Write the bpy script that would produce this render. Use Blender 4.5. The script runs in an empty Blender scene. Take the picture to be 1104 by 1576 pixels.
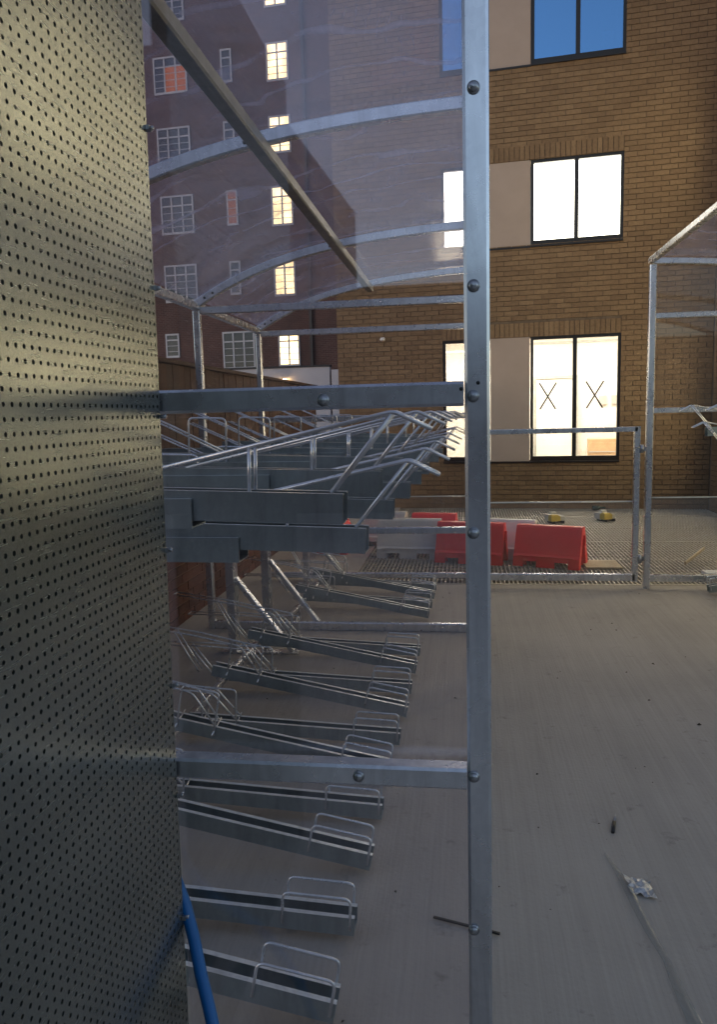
import bpy, math, random
import numpy as np
from mathutils import Vector, Matrix
random.seed(7)
sc = bpy.context.scene
col = sc.collection
R = math.radians

# ------------------------------------------------------------------ camera
H = 1.55
yaw, pitch, roll = 0.139732, 0.126657, -0.025606
f0 = Vector((-math.sin(yaw), math.cos(yaw), 0)); r0 = Vector((math.cos(yaw), math.sin(yaw), 0)); u0 = Vector((0, 0, 1))
fw = f0*math.cos(pitch) - u0*math.sin(pitch); up = u0*math.cos(pitch) + f0*math.sin(pitch)
rt = r0*math.cos(roll) + up*math.sin(roll); up2 = up*math.cos(roll) - r0*math.sin(roll)
cam = bpy.data.cameras.new('camera'); camo = bpy.data.objects.new('camera', cam); col.objects.link(camo)
M = Matrix((rt, up2, -fw)).transposed().to_4x4(); M.translation = Vector((0, 0, H)); camo.matrix_world = M
cam.sensor_fit = 'VERTICAL'; cam.sensor_height = 36.0; cam.lens = 1182.0/1576.0*36.0
cam.clip_start = 0.02; cam.clip_end = 2000
sc.camera = camo
# ------------------------------------------------------------------ sky, sun, exposure
w = bpy.data.worlds.new('World'); sc.world = w; w.use_nodes = True
nt = w.node_tree; nt.nodes.clear()
sky = nt.nodes.new('ShaderNodeTexSky'); sky.sky_type = 'NISHITA'; sky.sun_disc = False
sky.sun_elevation = R(3.0); sky.sun_rotation = R(235); sky.ozone_density = 3.2; sky.dust_density = 0.6
bg = nt.nodes.new('ShaderNodeBackground'); bg.inputs['Strength'].default_value = 0.15
wo = nt.nodes.new('ShaderNodeOutputWorld')
hs = nt.nodes.new('ShaderNodeHueSaturation'); hs.inputs['Saturation'].default_value = 0.58   # pale overcast dusk
nt.links.new(sky.outputs[0], hs.inputs['Color']); nt.links.new(hs.outputs[0], bg.inputs[0]); nt.links.new(bg.outputs[0], wo.inputs[0])
sl = bpy.data.lights.new('sun', 'SUN'); sl.energy = 0.02; sl.angle = R(12); sl.color = (1, .9, .8)
so = bpy.data.objects.new('sun', sl); col.objects.link(so)
sd = Vector((math.sin(R(235))*math.cos(R(3)), math.cos(R(235))*math.cos(R(3)), math.sin(R(3))))
so.rotation_euler = sd.to_track_quat('Z', 'Y').to_euler()
sc.view_settings.view_transform = 'Standard'; sc.view_settings.look = 'None'
sc.view_settings.gamma = 1; sc.view_settings.use_curve_mapping = False
sc.view_settings.exposure = 1.86
sc.cycles.max_bounces = 8; sc.cycles.transparent_max_bounces = 24; sc.cycles.diffuse_bounces = 3
sc.cycles.glossy_bounces = 3; sc.cycles.sample_clamp_indirect = 4.0; sc.cycles.caustics_reflective = False
WIN_WARM = 2.4     # radiance of the lit blinds
ROOM_LAMP = 16.0

# ------------------------------------------------------------------ mesh helpers
class MB:
    def __init__(s): s.v = []; s.f = []; s.sm = []
    def add(s, vs, fs, smooth=False):
        o = len(s.v); s.v += [tuple(p) for p in vs]; s.f += [tuple(i+o for i in q) for q in fs]; s.sm += [smooth]*len(fs)
    def box(s, x0, x1, y0, y1, z0, z1, ch=0.0):
        if x0 > x1: x0, x1 = x1, x0
        if y0 > y1: y0, y1 = y1, y0
        if z0 > z1: z0, z1 = z1, z0
        v = [(x, y, z) for z in (z0, z1) for y in (y0, y1) for x in (x0, x1)]
        s.add(v, [(0,2,3,1),(4,5,7,6),(0,1,5,4),(2,6,7,3),(0,4,6,2),(1,3,7,5)])
        return s
    def beam(s, p, q, a, b, upv=(0, 0, 1), c=0.12):
        """closed hollow-section look: chamfered rectangular bar from p to q, a wide (sideways), b tall"""
        p = Vector(p); q = Vector(q); d = (q-p).normalized(); U = Vector(upv)
        sd_ = d.cross(U)
        if sd_.length < 1e-4: sd_ = d.cross(Vector((1, 0, 0)))
        sd_.normalize(); U = sd_.cross(d).normalized(); cc = min(a, b)*c
        pr = [(-a/2+cc, -b/2), (a/2-cc, -b/2), (a/2, -b/2+cc), (a/2, b/2-cc), (a/2-cc, b/2), (-a/2+cc, b/2), (-a/2, b/2-cc), (-a/2, -b/2+cc)]
        vs = [p+sd_*x+U*y for x, y in pr] + [q+sd_*x+U*y for x, y in pr]
        fs = [(i, (i+1) % 8, (i+1) % 8+8, i+8) for i in range(8)] + [tuple(range(7, -1, -1)), tuple(range(8, 16))]
        s.add(vs, fs); return s
    def sweep(s, pts, a, b, side=(0, 1, 0), c=0.12):
        """rectangular section swept along pts lying in a plane with normal `side`"""
        S = Vector(side).normalized(); cc = min(a, b)*c; n = len(pts); P = [Vector(p) for p in pts]
        pr = [(-a/2+cc, -b/2), (a/2-cc, -b/2), (a/2, -b/2+cc), (a/2, b/2-cc), (a/2-cc, b/2), (-a/2+cc, b/2), (-a/2, b/2-cc), (-a/2, -b/2+cc)]
        vs = []
        for i in range(n):
            t = (P[min(i+1, n-1)]-P[max(i-1, 0)]).normalized(); U = S.cross(t).normalized()
            vs += [P[i]+S*x+U*y for x, y in pr]
        fs = [(k*8+i, k*8+(i+1) % 8, k*8+(i+1) % 8+8, k*8+i+8) for k in range(n-1) for i in range(8)]
        fs += [tuple(range(7, -1, -1)), tuple(range((n-1)*8, n*8))]
        s.add(vs, fs); return s
    def tube(s, pts, r, n=7, closed=False):
        P = [Vector(p) for p in pts]; m = len(P); vs = []; pu = None
        for i in range(m):
            if closed: t = (P[(i+1) % m]-P[i-1]).normalized()
            else: t = (P[min(i+1, m-1)]-P[max(i-1, 0)]).normalized()
            if pu is None:
                pu = t.cross(Vector((0, 0, 1)))
                if pu.length < .1: pu = t.cross(Vector((1, 0, 0)))
            u_ = (pu - t*pu.dot(t)).normalized(); pu = u_; v_ = t.cross(u_)
            rr = r[i] if isinstance(r, (list, tuple)) else r
            vs += [P[i]+u_*math.cos(2*math.pi*k/n)*rr+v_*math.sin(2*math.pi*k/n)*rr for k in range(n)]
        fs = [(i*n+k, i*n+(k+1) % n, ((i+1) % m)*n+(k+1) % n, ((i+1) % m)*n+k) for i in range(m if closed else m-1) for k in range(n)]
        if not closed: fs += [tuple(range(n-1, -1, -1)), tuple(range((m-1)*n, m*n))]
        s.add(vs, fs, True); return s
    def mesh(s, name, off=(0, 0, 0)):
        me = bpy.data.meshes.new(name); ox, oy, oz = off
        me.from_pydata([(x-ox, y-oy, z-oz) for x, y, z in s.v], [], s.f)
        me.polygons.foreach_set('use_smooth', s.sm); me.update(); return me
    def build(s, name, mat, parent=None, local=False):
        off = (0, 0, 0)
        if parent is not None and not local: off = parent.location
        return link(name, s.mesh(name, off), mat, parent)

def link(name, me, mat=None, parent=None):
    if mat is not None and not me.materials: me.materials.append(mat)
    o = bpy.data.objects.new(name, me); col.objects.link(o)
    if parent is not None: o.parent = parent
    return o
def tag(o, label=None, cat=None, group=None, kind=None):
    if label: o['label'] = label
    if cat: o['category'] = cat
    if group: o['group'] = group
    if kind: o['kind'] = kind
    return o
def thing(name, loc, label, cat, rz=0, group=None):
    o = bpy.data.objects.new(name, None); col.objects.link(o); o.location = loc; o.rotation_euler.z = rz
    o.empty_display_size = .1
    return tag(o, label, cat, group)
def rounded(pts, r=.02, n=4):
    """round the corners of a polyline"""
    P = [Vector(p) for p in pts]; out = [P[0]]
    for i in range(1, len(P)-1):
        a = (P[i-1]-P[i]); b = (P[i+1]-P[i]); ra = min(r, a.length*.45); rb = min(r, b.length*.45)
        A = P[i]+a.normalized()*ra; B = P[i]+b.normalized()*rb
        for k in range(n+1):
            t = k/n; out.append(A*(1-t)**2+P[i]*2*t*(1-t)+B*t*t)
    return out+[P[-1]]

# ------------------------------------------------------------------ materials
def mat(name):
    m = bpy.data.materials.new(name); m.use_nodes = True; t = m.node_tree
    return m, t, t.nodes['Principled BSDF'], t.nodes['Material Output']
def N(t, typ, **kw):
    n = t.nodes.new(typ)
    for k, v in kw.items(): setattr(n, k, v)
    return n
def noise(t, scale, detail=4, vec=None, rough=.5, dist=0):
    n = N(t, 'ShaderNodeTexNoise'); n.inputs['Scale'].default_value = scale; n.inputs['Detail'].default_value = detail
    n.inputs['Roughness'].default_value = rough; n.inputs['Distortion'].default_value = dist
    if vec is not None: t.links.new(vec, n.inputs['Vector'])
    return n.outputs['Fac']
def coords(t, kind='Object', scale=(1, 1, 1), rot=(0, 0, 0)):
    c = N(t, 'ShaderNodeTexCoord'); mp = N(t, 'ShaderNodeMapping'); mp.inputs['Scale'].default_value = scale; mp.inputs['Rotation'].default_value = rot
    t.links.new(c.outputs[kind], mp.inputs[0]); return mp.outputs[0]
def world_coords(t, scale=(1, 1, 1)):
    c = N(t, 'ShaderNodeNewGeometry'); mp = N(t, 'ShaderNodeMapping'); mp.inputs['Scale'].default_value = scale
    t.links.new(c.outputs['Position'], mp.inputs[0]); return mp.outputs[0]
def ramp(t, fac, stops):
    r = N(t, 'ShaderNodeValToRGB'); e = r.color_ramp.elements
    while len(e) > 1: e.remove(e[-1])
    for i, (p, c) in enumerate(stops):
        el = e[0] if i == 0 else e.new(p)
        el.position = p; el.color = (*c, 1) if len(c) == 3 else c
    t.links.new(fac, r.inputs[0]); return r.outputs[0]
def rng(t, fac, a, b, lo=.3, hi=.7):
    m = N(t, 'ShaderNodeMapRange'); m.inputs[1].default_value = lo; m.inputs[2].default_value = hi
    m.inputs[3].default_value = a; m.inputs[4].default_value = b; t.links.new(fac, m.inputs[0]); return m.outputs[0]
def bump(t, b, h, strength=.3, dist=.01):
    n = N(t, 'ShaderNodeBump'); n.inputs['Strength'].default_value = strength; n.inputs['Distance'].default_value = dist
    t.links.new(h, n.inputs['Height']); t.links.new(n.outputs[0], b.inputs['Normal'])

def galv(name, base=(.42, .46, .51), lo=.26, hi=.5, metal=.85, stain=True, streak=(3, 3, .5)):
    m, t, b, o = mat(name); b.inputs['Metallic'].default_value = metal
    wc = world_coords(t); ws = world_coords(t, streak)
    v = N(t, 'ShaderNodeTexVoronoi'); v.inputs['Scale'].default_value = 70; t.links.new(wc, v.inputs['Vector'])
    n1 = noise(t, 6, 6, ws, .65, .6)
    c1 = ramp(t, n1, [(.25, tuple(c*.76 for c in base)), (.5, base), (.72, tuple(min(1, c*1.12) for c in base))])
    mx = N(t, 'ShaderNodeMix', data_type='RGBA', blend_type='MULTIPLY'); mx.inputs[0].default_value = .18
    t.links.new(c1, mx.inputs[6]); t.links.new(ramp(t, v.outputs['Color'], [(0, (.55, .55, .6)), (1, (1, 1, 1))]), mx.inputs[7])
    t.links.new(mx.outputs[2], b.inputs['Base Color'])
    t.links.new(rng(t, noise(t, 14, 5, wc), lo, hi), b.inputs['Roughness'])
    return m
GALV = galv('galvanised_steel', (.72, .74, .78), .25, .31, .93)
GALV_TRAY = galv('galvanised_tray', (.36, .42, .43), .30, .38, .85)
WIRE = galv('zinc_wire', (.76, .78, .80), .26, .32, .75)
GALV_SHADE = galv('shaded_galvanised', (.24, .25, .25), .4, .5, .8)  # purlin only: its shade is painted in as a darker steel
BOLT = galv('zinc_bolt', (.45, .46, .48), .25, .4, .9)

def simple(name, c, rough=.6, metal=0, var=.15, scale=8, bmp=.15):
    m, t, b, o = mat(name); b.inputs['Roughness'].default_value = rough; b.inputs['Metallic'].default_value = metal
    wc = world_coords(t); n = noise(t, scale, 6, wc, .6)
    t.links.new(ramp(t, n, [(.3, tuple(x*(1-var) for x in c)), (.7, tuple(min(1, x*(1+var)) for x in c))]), b.inputs['Base Color'])
    if bmp: bump(t, b, noise(t, scale*12, 4, wc), bmp, .003)
    return m
def emit(name, c, s, var=None):
    m, t, b, o = mat(name); t.nodes.remove(b); e = N(t, 'ShaderNodeEmission'); e.inputs[1].default_value = s; e.inputs[0].default_value = (*c, 1)
    if var:
        wc = world_coords(t, var[0]); t.links.new(ramp(t, noise(t, var[1], 3, wc), [(.3, tuple(x*var[2] for x in c)), (.65, c)]), e.inputs[0])
    t.links.new(e.outputs[0], o.inputs[0]); return m

# concrete with a broomed finish running along the aisle
def concrete():
    m, t, b, o = mat('broomed_concrete'); b.inputs['Roughness'].default_value = .88
    wc = world_coords(t); st = world_coords(t, (95, 1.6, 1)); st2 = world_coords(t, (22, .5, 1))
    n1 = noise(t, 1.1, 5, wc, .6); n2 = noise(t, 1, 4, st, .6); n3 = noise(t, 1, 3, st2, .6); n4 = noise(t, 60, 3, wc)
    a = N(t, 'ShaderNodeMath', operation='ADD'); t.links.new(n2, a.inputs[0]); t.links.new(n3, a.inputs[1])
    a2 = N(t, 'ShaderNodeMath', operation='MULTIPLY_ADD'); t.links.new(a.outputs[0], a2.inputs[0]); a2.inputs[1].default_value = .32
    t.links.new(rng(t, n1, 0, .36, .2, .8), a2.inputs[2])
    c = ramp(t, a2.outputs[0], [(.25, (.31, .28, .245)), (.5, (.39, .352, .31)), (.75, (.455, .415, .37))])
    mx = N(t, 'ShaderNodeMix', data_type='RGBA', blend_type='MULTIPLY'); mx.inputs[0].default_value = .8
    t.links.new(c, mx.inputs[6]); t.links.new(ramp(t, noise(t, 9, 6, wc, .7), [(.28, (.55, .55, .55)), (.4, (1, 1, 1))]), mx.inputs[7])
    t.links.new(mx.outputs[2], b.inputs['Base Color'])
    h = N(t, 'ShaderNodeMath', operation='MULTIPLY_ADD'); t.links.new(n2, h.inputs[0]); h.inputs[1].default_value = 1; t.links.new(n4, h.inputs[2])
    bump(t, b, h.outputs[0], .45, .004); return m
CONC = concrete()

def brickmat(name, cols, rough=.85):
    m, t, b, o = mat(name); b.inputs['Roughness'].default_value = rough
    oi = N(t, 'ShaderNodeObjectInfo'); g = N(t, 'ShaderNodeNewGeometry'); a = N(t, 'ShaderNodeMath', operation='ADD')
    t.links.new(oi.outputs['Random'], a.inputs[0]); t.links.new(g.outputs['Random Per Island'], a.inputs[1])
    fr = N(t, 'ShaderNodeMath', operation='FRACT'); t.links.new(a.outputs[0], fr.inputs[0])
    c = ramp(t, fr.outputs[0], [(i/(len(cols)-1), cc) for i, cc in enumerate(cols)])
    wc = world_coords(t); n = noise(t, 30, 5, wc, .7)
    mx = N(t, 'ShaderNodeMix', data_type='RGBA', blend_type='MULTIPLY'); mx.inputs[0].default_value = .8
    t.links.new(c, mx.inputs[6]); t.links.new(ramp(t, n, [(.25, (.62, .6, .58)), (.6, (1, 1, 1))]), mx.inputs[7])
    mx2 = N(t, 'ShaderNodeMix', data_type='RGBA', blend_type='MULTIPLY'); mx2.inputs[0].default_value = .7
    t.links.new(mx.outputs[2], mx2.inputs[6]); t.links.new(ramp(t, noise(t, .7, 4, wc, .6), [(.3, (.72, .7, .68)), (.65, (1, 1, 1))]), mx2.inputs[7])
    t.links.new(mx2.outputs[2], b.inputs['Base Color']); bump(t, b, noise(t, 80, 4, wc), .4, .004); return m
TAN = brickmat('buff_brick', [(.19, .124, .070), (.218, .145, .082), (.17, .11, .062), (.235, .158, .09), (.198, .13, .073)])
MORTAR = simple('mortar', (.12, .09, .065), .95, 0, .2, 10)
REDB = brickmat('red_brick', [(.095, .032, .02), (.12, .04, .024), (.08, .027, .018)])
DARKMORT = simple('dark_mortar', (.22, .15, .11), .95)
FRAME = simple('dark_window_frame', (.018, .016, .016), .35, .3, .1, 5, 0)
CLAD = simple('beige_cladding', (.33, .27, .235), .7, 0, .05, 3, .05)
BLACK = simple('black_plastic', (.012, .012, .013), .45)
WHITEP = simple('white_paint', (.72, .72, .72), .5, 0, .06, 3, .05)
RENDER_ = simple('pale_render', (.46, .45, .47), .8, 0, .08, 1.2)
TIMBER = brickmat('stained_timber', [(.055, .021, .012), (.07, .027, .014), (.045, .018, .011)], .7)

# red brick far block: brick texture as colour only (too far to tell bricks)
def farbrick():
    m, t, b, o = mat('far_red_brick'); b.inputs['Roughness'].default_value = .9
    oc = coords(t, 'Object', (1, 1, 1), (R(90), 0, 0)); bt = N(t, 'ShaderNodeTexBrick'); t.links.new(oc, bt.inputs[0])
    bt.inputs['Scale'].default_value = 1; bt.inputs['Brick Width'].default_value = .235; bt.inputs['Row Height'].default_value = .08; bt.inputs['Mortar Size'].default_value = .008
    bt.inputs[1].default_value = (.068, .034, .029, 1); bt.inputs[2].default_value = (.092, .045, .038, 1); bt.inputs[3].default_value = (.12, .09, .08, 1)
    mx = N(t, 'ShaderNodeMix', data_type='RGBA', blend_type='MULTIPLY'); mx.inputs[0].default_value = .9
    t.links.new(bt.outputs[0], mx.inputs[6]); t.links.new(ramp(t, noise(t, .5, 6, oc, .65), [(.3, (.55, .55, .55)), (.65, (1.1, 1.05, 1))]), mx.inputs[7])
    t.links.new(mx.outputs[2], b.inputs['Base Color']); return m
FARB = farbrick()

def glass(name, ior=1.5, boost=1.0, *, haze=0.0, tint=(1, 1, 1), hazecol=(.5, .5, .6), scratch=0.0, refl=None, gl_col=(1, 1, 1), rough=.02):
    m, t, b, o = mat(name); t.nodes.remove(b)
    tr = N(t, 'ShaderNodeBsdfTransparent'); tr.inputs[0].default_value = (*tint, 1)
    gl = N(t, 'ShaderNodeBsdfGlossy'); gl.inputs['Roughness'].default_value = rough; gl.inputs[0].default_value = (*gl_col, 1)
    lw = N(t, 'ShaderNodeLayerWeight'); F0 = ((ior-1)/(ior+1))**2
    pw = N(t, 'ShaderNodeMath', operation='POWER'); t.links.new(lw.outputs['Facing'], pw.inputs[0]); pw.inputs[1].default_value = 5
    fr = N(t, 'ShaderNodeMath', operation='MULTIPLY_ADD'); t.links.new(pw.outputs[0], fr.inputs[0]); fr.inputs[1].default_value = 1-F0; fr.inputs[2].default_value = F0*boost
    mx = N(t, 'ShaderNodeMixShader'); t.links.new(tr.outputs[0], mx.inputs[1]); t.links.new(gl.outputs[0], mx.inputs[2])
    if refl is not None: mx.inputs[0].default_value = refl
    else: t.links.new(fr.outputs[0], mx.inputs[0])
    out = mx.outputs[0]
    if haze or scratch:
        df = N(t, 'ShaderNodeBsdfTranslucent'); df.inputs[0].default_value = (*hazecol, 1)
        d2 = N(t, 'ShaderNodeBsdfDiffuse'); d2.inputs[0].default_value = (*hazecol, 1)
        dm = N(t, 'ShaderNodeMixShader'); dm.inputs[0].default_value = .5; t.links.new(df.outputs[0], dm.inputs[1]); t.links.new(d2.outputs[0], dm.inputs[2])
        m2 = N(t, 'ShaderNodeMixShader'); t.links.new(out, m2.inputs[1]); t.links.new(dm.outputs[0], m2.inputs[2])
        wc = world_coords(t)
        cl = rng(t, noise(t, 2.2, 5, wc, .6, 1.5), haze*.5, haze*1.5, .3, .7)
        if scratch:
            wv = N(t, 'ShaderNodeTexWave', wave_type='RINGS'); wv.inputs['Scale'].default_value = 1.1; wv.inputs['Distortion'].default_value = 9
            wv.inputs['Detail'].default_value = 3; wv.inputs['Detail Scale'].default_value = 1.3; t.links.new(wc, wv.inputs[0])
            sc_ = rng(t, wv.outputs['Fac'], 0, scratch, .93, 1.0)
            wv2 = N(t, 'ShaderNodeTexWave', wave_type='BANDS'); wv2.inputs['Scale'].default_value = 9; wv2.inputs['Distortion'].default_value = 14
            wv2.inputs['Detail'].default_value = 2; wv2.inputs['Detail Scale'].default_value = .35; t.links.new(wc, wv2.inputs[0])
            s2 = rng(t, wv2.outputs['Fac'], 0, scratch*.22, .88, 1.0)
            ad = N(t, 'ShaderNodeMath', operation='ADD'); t.links.new(sc_, ad.inputs[0]); t.links.new(s2, ad.inputs[1])
            msk = rng(t, noise(t, 1.6, 3, wc), 0, 1, .42, .62); mu = N(t, 'ShaderNodeMath', operation='MULTIPLY_ADD')
            t.links.new(ad.outputs[0], mu.inputs[0]); t.links.new(msk, mu.inputs[1]); t.links.new(cl, mu.inputs[2]); cl = mu.outputs[0]
        t.links.new(cl, m2.inputs[0]); out = m2.outputs[0]
    t.links.new(out, o.inputs[0]); return m
ROOFSHEET = glass('roof_acrylic', haze=.24, tint=(.9, .89, .95), hazecol=(.54, .50, .66), scratch=.3, rough=.12)
PANEGL = glass('acrylic_pane', 1.55, 1.35, haze=.006, tint=(.98, .97, .985), hazecol=(.5, .5, .55), scratch=.07, gl_col=(1, .93, 1))
DUSTPANE = glass('dusty_acrylic', haze=.035, tint=(.96, .96, .97), hazecol=(.42, .41, .40))
WINGL = glass('window_glass', 1.5)
COATED = glass('coated_window_glass', refl=.55, gl_col=(.28, .58, 1.0), tint=(.3, .35, .4))
OLDGL = glass('old_window_glass', refl=.12, tint=(.8, .8, .8))

# ================================================================== ground
ground = MB(); ground.add([(-60, -60, 0), (60, -60, 0), (60, 6.87, 0), (-60, 6.87, 0)], [(0, 1, 2, 3)])
g = ground.build('pavement', CONC); tag(g, kind='structure')
g2 = MB().box(-60, -1.06, 6.87, 60, -.3, 0).build('side_pavement', CONC); tag(g2, kind='structure')
b_ = MB(); b_.add([(-1.06, 6.87, -.28), (60, 6.87, -.28), (60, 60, -.28), (-1.06, 60, -.28)], [(0, 1, 2, 3)])
b_.add([(-1.06, 6.868, -.28), (60, 6.868, -.28), (60, 6.868, 0), (-1.06, 6.868, 0)], [(0, 3, 2, 1)])
tag(b_.build('drain_bed', simple('pit_floor', (.20, .175, .135), .9)), kind='structure')

# grating deck: bearing bars along the aisle with cross rods
gm = MB(); x = -1.04
random.seed(3)
while x < 3.6:
    gm.box(x, x+.011, 6.885, 12.5, -.03, .0); x += .0385
for k in range(38):
    y = 6.93+k*.15; gm.box(-1.04, 3.6, y-.004, y+.004, -.014, -.003)
for y in (6.878, 8.02, 9.12, 10.22, 11.32): gm.box(-1.05, 3.61, y-.012, y+.012, -.04, .003)
DECKM = galv('grating_steel', (.50, .46, .38), .45, .7, .35)
tag(gm.build('deck_grating', DECKM), 'galvanised bar grating of the deck in front of the buff brick wall', 'grating', kind='stuff')

# ================================================================== buff brick building
T = R(-6); G0 = (2.791, 12.17, 0)
bb = thing('brick_building', G0, 'buff brick building with dark framed lit windows and beige panels', 'building', T)
SL, SR, ZT = -4.88, .83, 9.75
OPEN = [(-3.15, -.45, .75, 2.665), (-3.15, -.45, 4.03, 5.27), (-3.15, -.45, 6.62, 8.1)]
# core behind the bricks with openings
core = MB(); zs = [-.3]
for a, b, c, d in OPEN: zs += [c, d]
zs.append(ZT)
for i in range(len(zs)-1):
    if i % 2 == 0: core.box(SL, SR+.3, .012, .3, zs[i], zs[i+1])
    else:
        core.box(SL, -3.15, .012, .3, zs[i], zs[i+1]); core.box(-.45, SR+.3, .012, .3, zs[i], zs[i+1])
core.build('wall', MORTAR, bb, True)
MB().box(SL, SR+.3, 5.8, 6.0, 0, ZT).box(SL, SL+.2, .31, 5.8, 0, ZT).box(SL-.02, SR+.3, .0, 6.0, ZT+.01, ZT+.3).build('rear_wall', TAN, bb, True)
def courses(x0, x1, z0, z1, opens, L=.215, Hb=.065, j=.010):
    out = []; k = 0; z = z0
    while z < z1-.01:
        x = x0-(.1125 if k % 2 else 0)
        while x < x1:
            a, b = max(x, x0), min(x+L, x1)
            segs = [(a, b)]
            for oa, ob, oc, od in opens:
                if z+Hb*.5 > oc and z+Hb*.5 < od:
                    ns = []
                    for p, q in segs:
                        if q <= oa or p >= ob: ns.append((p, q))
                        else:
                            if p < oa: ns.append((p, oa))
                            if q > ob: ns.append((ob, q))
                    segs = ns
            for p, q in segs:
                if q-p > .025: out.append((p, q, z, min(z+Hb, z1)))
            x += L+j
        z += Hb+j; k += 1
    return out
SOLD = [(-3.15, -.45, 2.665, 2.885), (-3.15, -.45, 5.27, 5.49)]
cs = courses(SL, SR, .0, ZT, [(a, b, c-.01, d) for a, b, c, d in OPEN]+SOLD)
vis = sorted(cs, key=lambda c: abs(c[2]-1.3)+abs((c[0]+c[1])/2+.3)*.6 if c[0] > -3.2 else 99+c[2])
first = vis[:300]; rest = vis[300:]
bmesh_cache = {}
def brick_part(c, depth=.05):
    L_ = round(c[1]-c[0], 3); h_ = round(c[3]-c[2], 3)
    if (L_, h_) not in bmesh_cache:
        bmesh_cache[(L_, h_)] = MB().box(0, L_, 0, depth-.0, 0, h_).mesh('brick'); bmesh_cache[(L_, h_)].materials.append(TAN)
    o = link('brick', bmesh_cache[(L_, h_)], None, bb); o.location = (c[0], random.uniform(-.0015, .0015), c[2]); return o
for c in first: brick_part(c)
st = MB()
for c in rest:
    d = random.uniform(-.0015, .0015); st.box(c[0], c[1], d, d+.03, c[2], c[3])
tag(st.build('brick_courses', TAN, bb, True), kind='stuff')
sme = MB().box(0, .065, 0, .04, 0, .21).mesh('lintel_brick'); sme.materials.append(TAN)
for zz in (2.67, 5.275):
    x = -3.15
    while x < -.5:
        o = link('lintel_brick', sme, None, bb); o.location = (x, random.uniform(-.004, 0), zz); x += .075
# windows
def window_frame(x0, x1, z0, z1, mull, glassmat, parent, y=.02, w_=.045):
    m_ = MB(); m_.box(x0, x1, y, y+.06, z0, z0+w_*1.6).box(x0, x1, y, y+.06, z1-w_, z1)
    m_.box(x0, x0+w_, y, y+.06, z0+w_*1.6, z1-w_).box(x1-w_, x1, y, y+.06, z0+w_*1.6, z1-w_)
    ed = [x0+w_]+[c for q in mull for c in (q-.032, q+.032)]+[x1-w_]
    for q in mull: m_.box(q-.032, q+.032, y-.004, y+.06, z0+w_*1.6, z1-w_)
    m_.box(x0-.0, x1+.0, -.03, y-.001, z0-.03, z0-.002)
    fr = m_.build('window', FRAME, parent, True)
    for a, b in zip(ed[::2], ed[1::2]): MB().box(a, b, y+.028, y+.034, z0+w_*1.6, z1-w_).build('pane', glassmat, fr, True)
    return fr
BLIND = emit('lit_blind', (1.0, .93, .76), WIN_WARM, ((1, 1, .25), 3, .9))
PALE = simple('pale_patch_surface', (.55, .7, .7), .8)
for fl, (a, b, c, d) in enumerate(OPEN):
    gm_ = WINGL if fl < 2 else COATED
    window_frame(-1.785, -.45, c, d, [-1.12], gm_, bb)
    window_frame(-3.15, -2.41, c, d, [], gm_, bb)
    MB().box(-2.40, -1.795, .01, .05, c-.004, d).build('cladding_panel', CLAD, bb, True)
    MB().box(-2.405, -1.79, -.012, .04, c-.035, c-.006).build('sill', FRAME, bb, True)
for a, b in ((-1.78, -.46), (-3.14, -2.42)):
    MB().box(a, b, .2, .22, 4.03, 5.27).build('blind', BLIND, bb, True)
MB().box(-.78, -.62, .07, .08, 6.78, 6.96).build('pale_patch', PALE, bb, True)  # small pale patch behind the top floor pane
MB().box(SL+.2, SR, .31, 2.5, 5.9, 6.0).build('floor_slab', simple('slab', (.2, .2, .2)), bb, True)
MB().box(SL+.2, SR, 2.6, 2.7, 3.2, ZT).build('inner_wall', simple('dim_wall', (.12, .13, .15)), bb, True)
# room on the ground floor
WALLW = simple('office_wall', (.8, .76, .68), .8, 0, .02, 2, 0)
rm = MB().box(-4.6, .7, 4.0, 4.05, .1, 3.0).box(-4.66, -4.61, .31, 4.0, .1, 3.0).box(.71, .76, .31, 4.0, .1, 3.0).box(-4.6, .7, .31, 4.0, 3.01, 3.05)
rm.build('room_wall', WALLW, bb, True)
MB().box(-4.6, .7, .31, 4.0, .05, .1).build('room_floor', simple('office_floor', (.35, .3, .25)), bb, True)
LAMP = emit('ceiling_lamp', (1, .93, .78), ROOM_LAMP)
for i in range(3):
    for j in range(2):
        MB().box(-3.9+i*1.6, -3.0+i*1.6, .9+j*1.6, 1.2+j*1.6, 2.96, 2.99).build('ceiling_light', LAMP, bb, True)
WOOD = simple('light_wood', (.55, .36, .2), .5, 0, .1, 6, .05)
GREYF = simple('grey_furniture', (.45, .44, .40), .6)
d_ = MB().box(-1.75, -1.0, 3.93, 3.98, .1, 2.15).build('door', WALLW, bb, True)
MB().box(-1.82, -1.76, 3.9, 3.985, .1, 2.22).box(-.99, -.93, 3.9, 3.985, .1, 2.22).box(-1.76, -.99, 3.9, 3.985, 2.16, 2.22).build('door_frame', GREYF, d_, True)
for i in range(3):
    MB().box(-.52+i*.24, -.37+i*.24, 3.94, 3.985, 1.62, 1.8).build('wall_notice', GREYF, bb, True)
cb = MB().box(-.75, .1, 3.2, 3.7, .1, .95).build('cupboard', WOOD, bb, True)
for i in range(3): MB().box(-.74, .09, 3.185, 3.198, .2+i*.25, .22+i*.25).build('shelf_edge', GREYF, cb, True)
MB().box(-2.6, -2.0, 3.6, 3.95, .1, 1.3).build('cabinet', GREYF, bb, True)
MB().box(-1.9, .6, 2.2, 2.26, 2.72, 2.76).box(-4, -2.2, 1.7, 1.76, 2.6, 2.64).build('cable_tray', GREYF, bb, True)
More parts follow.
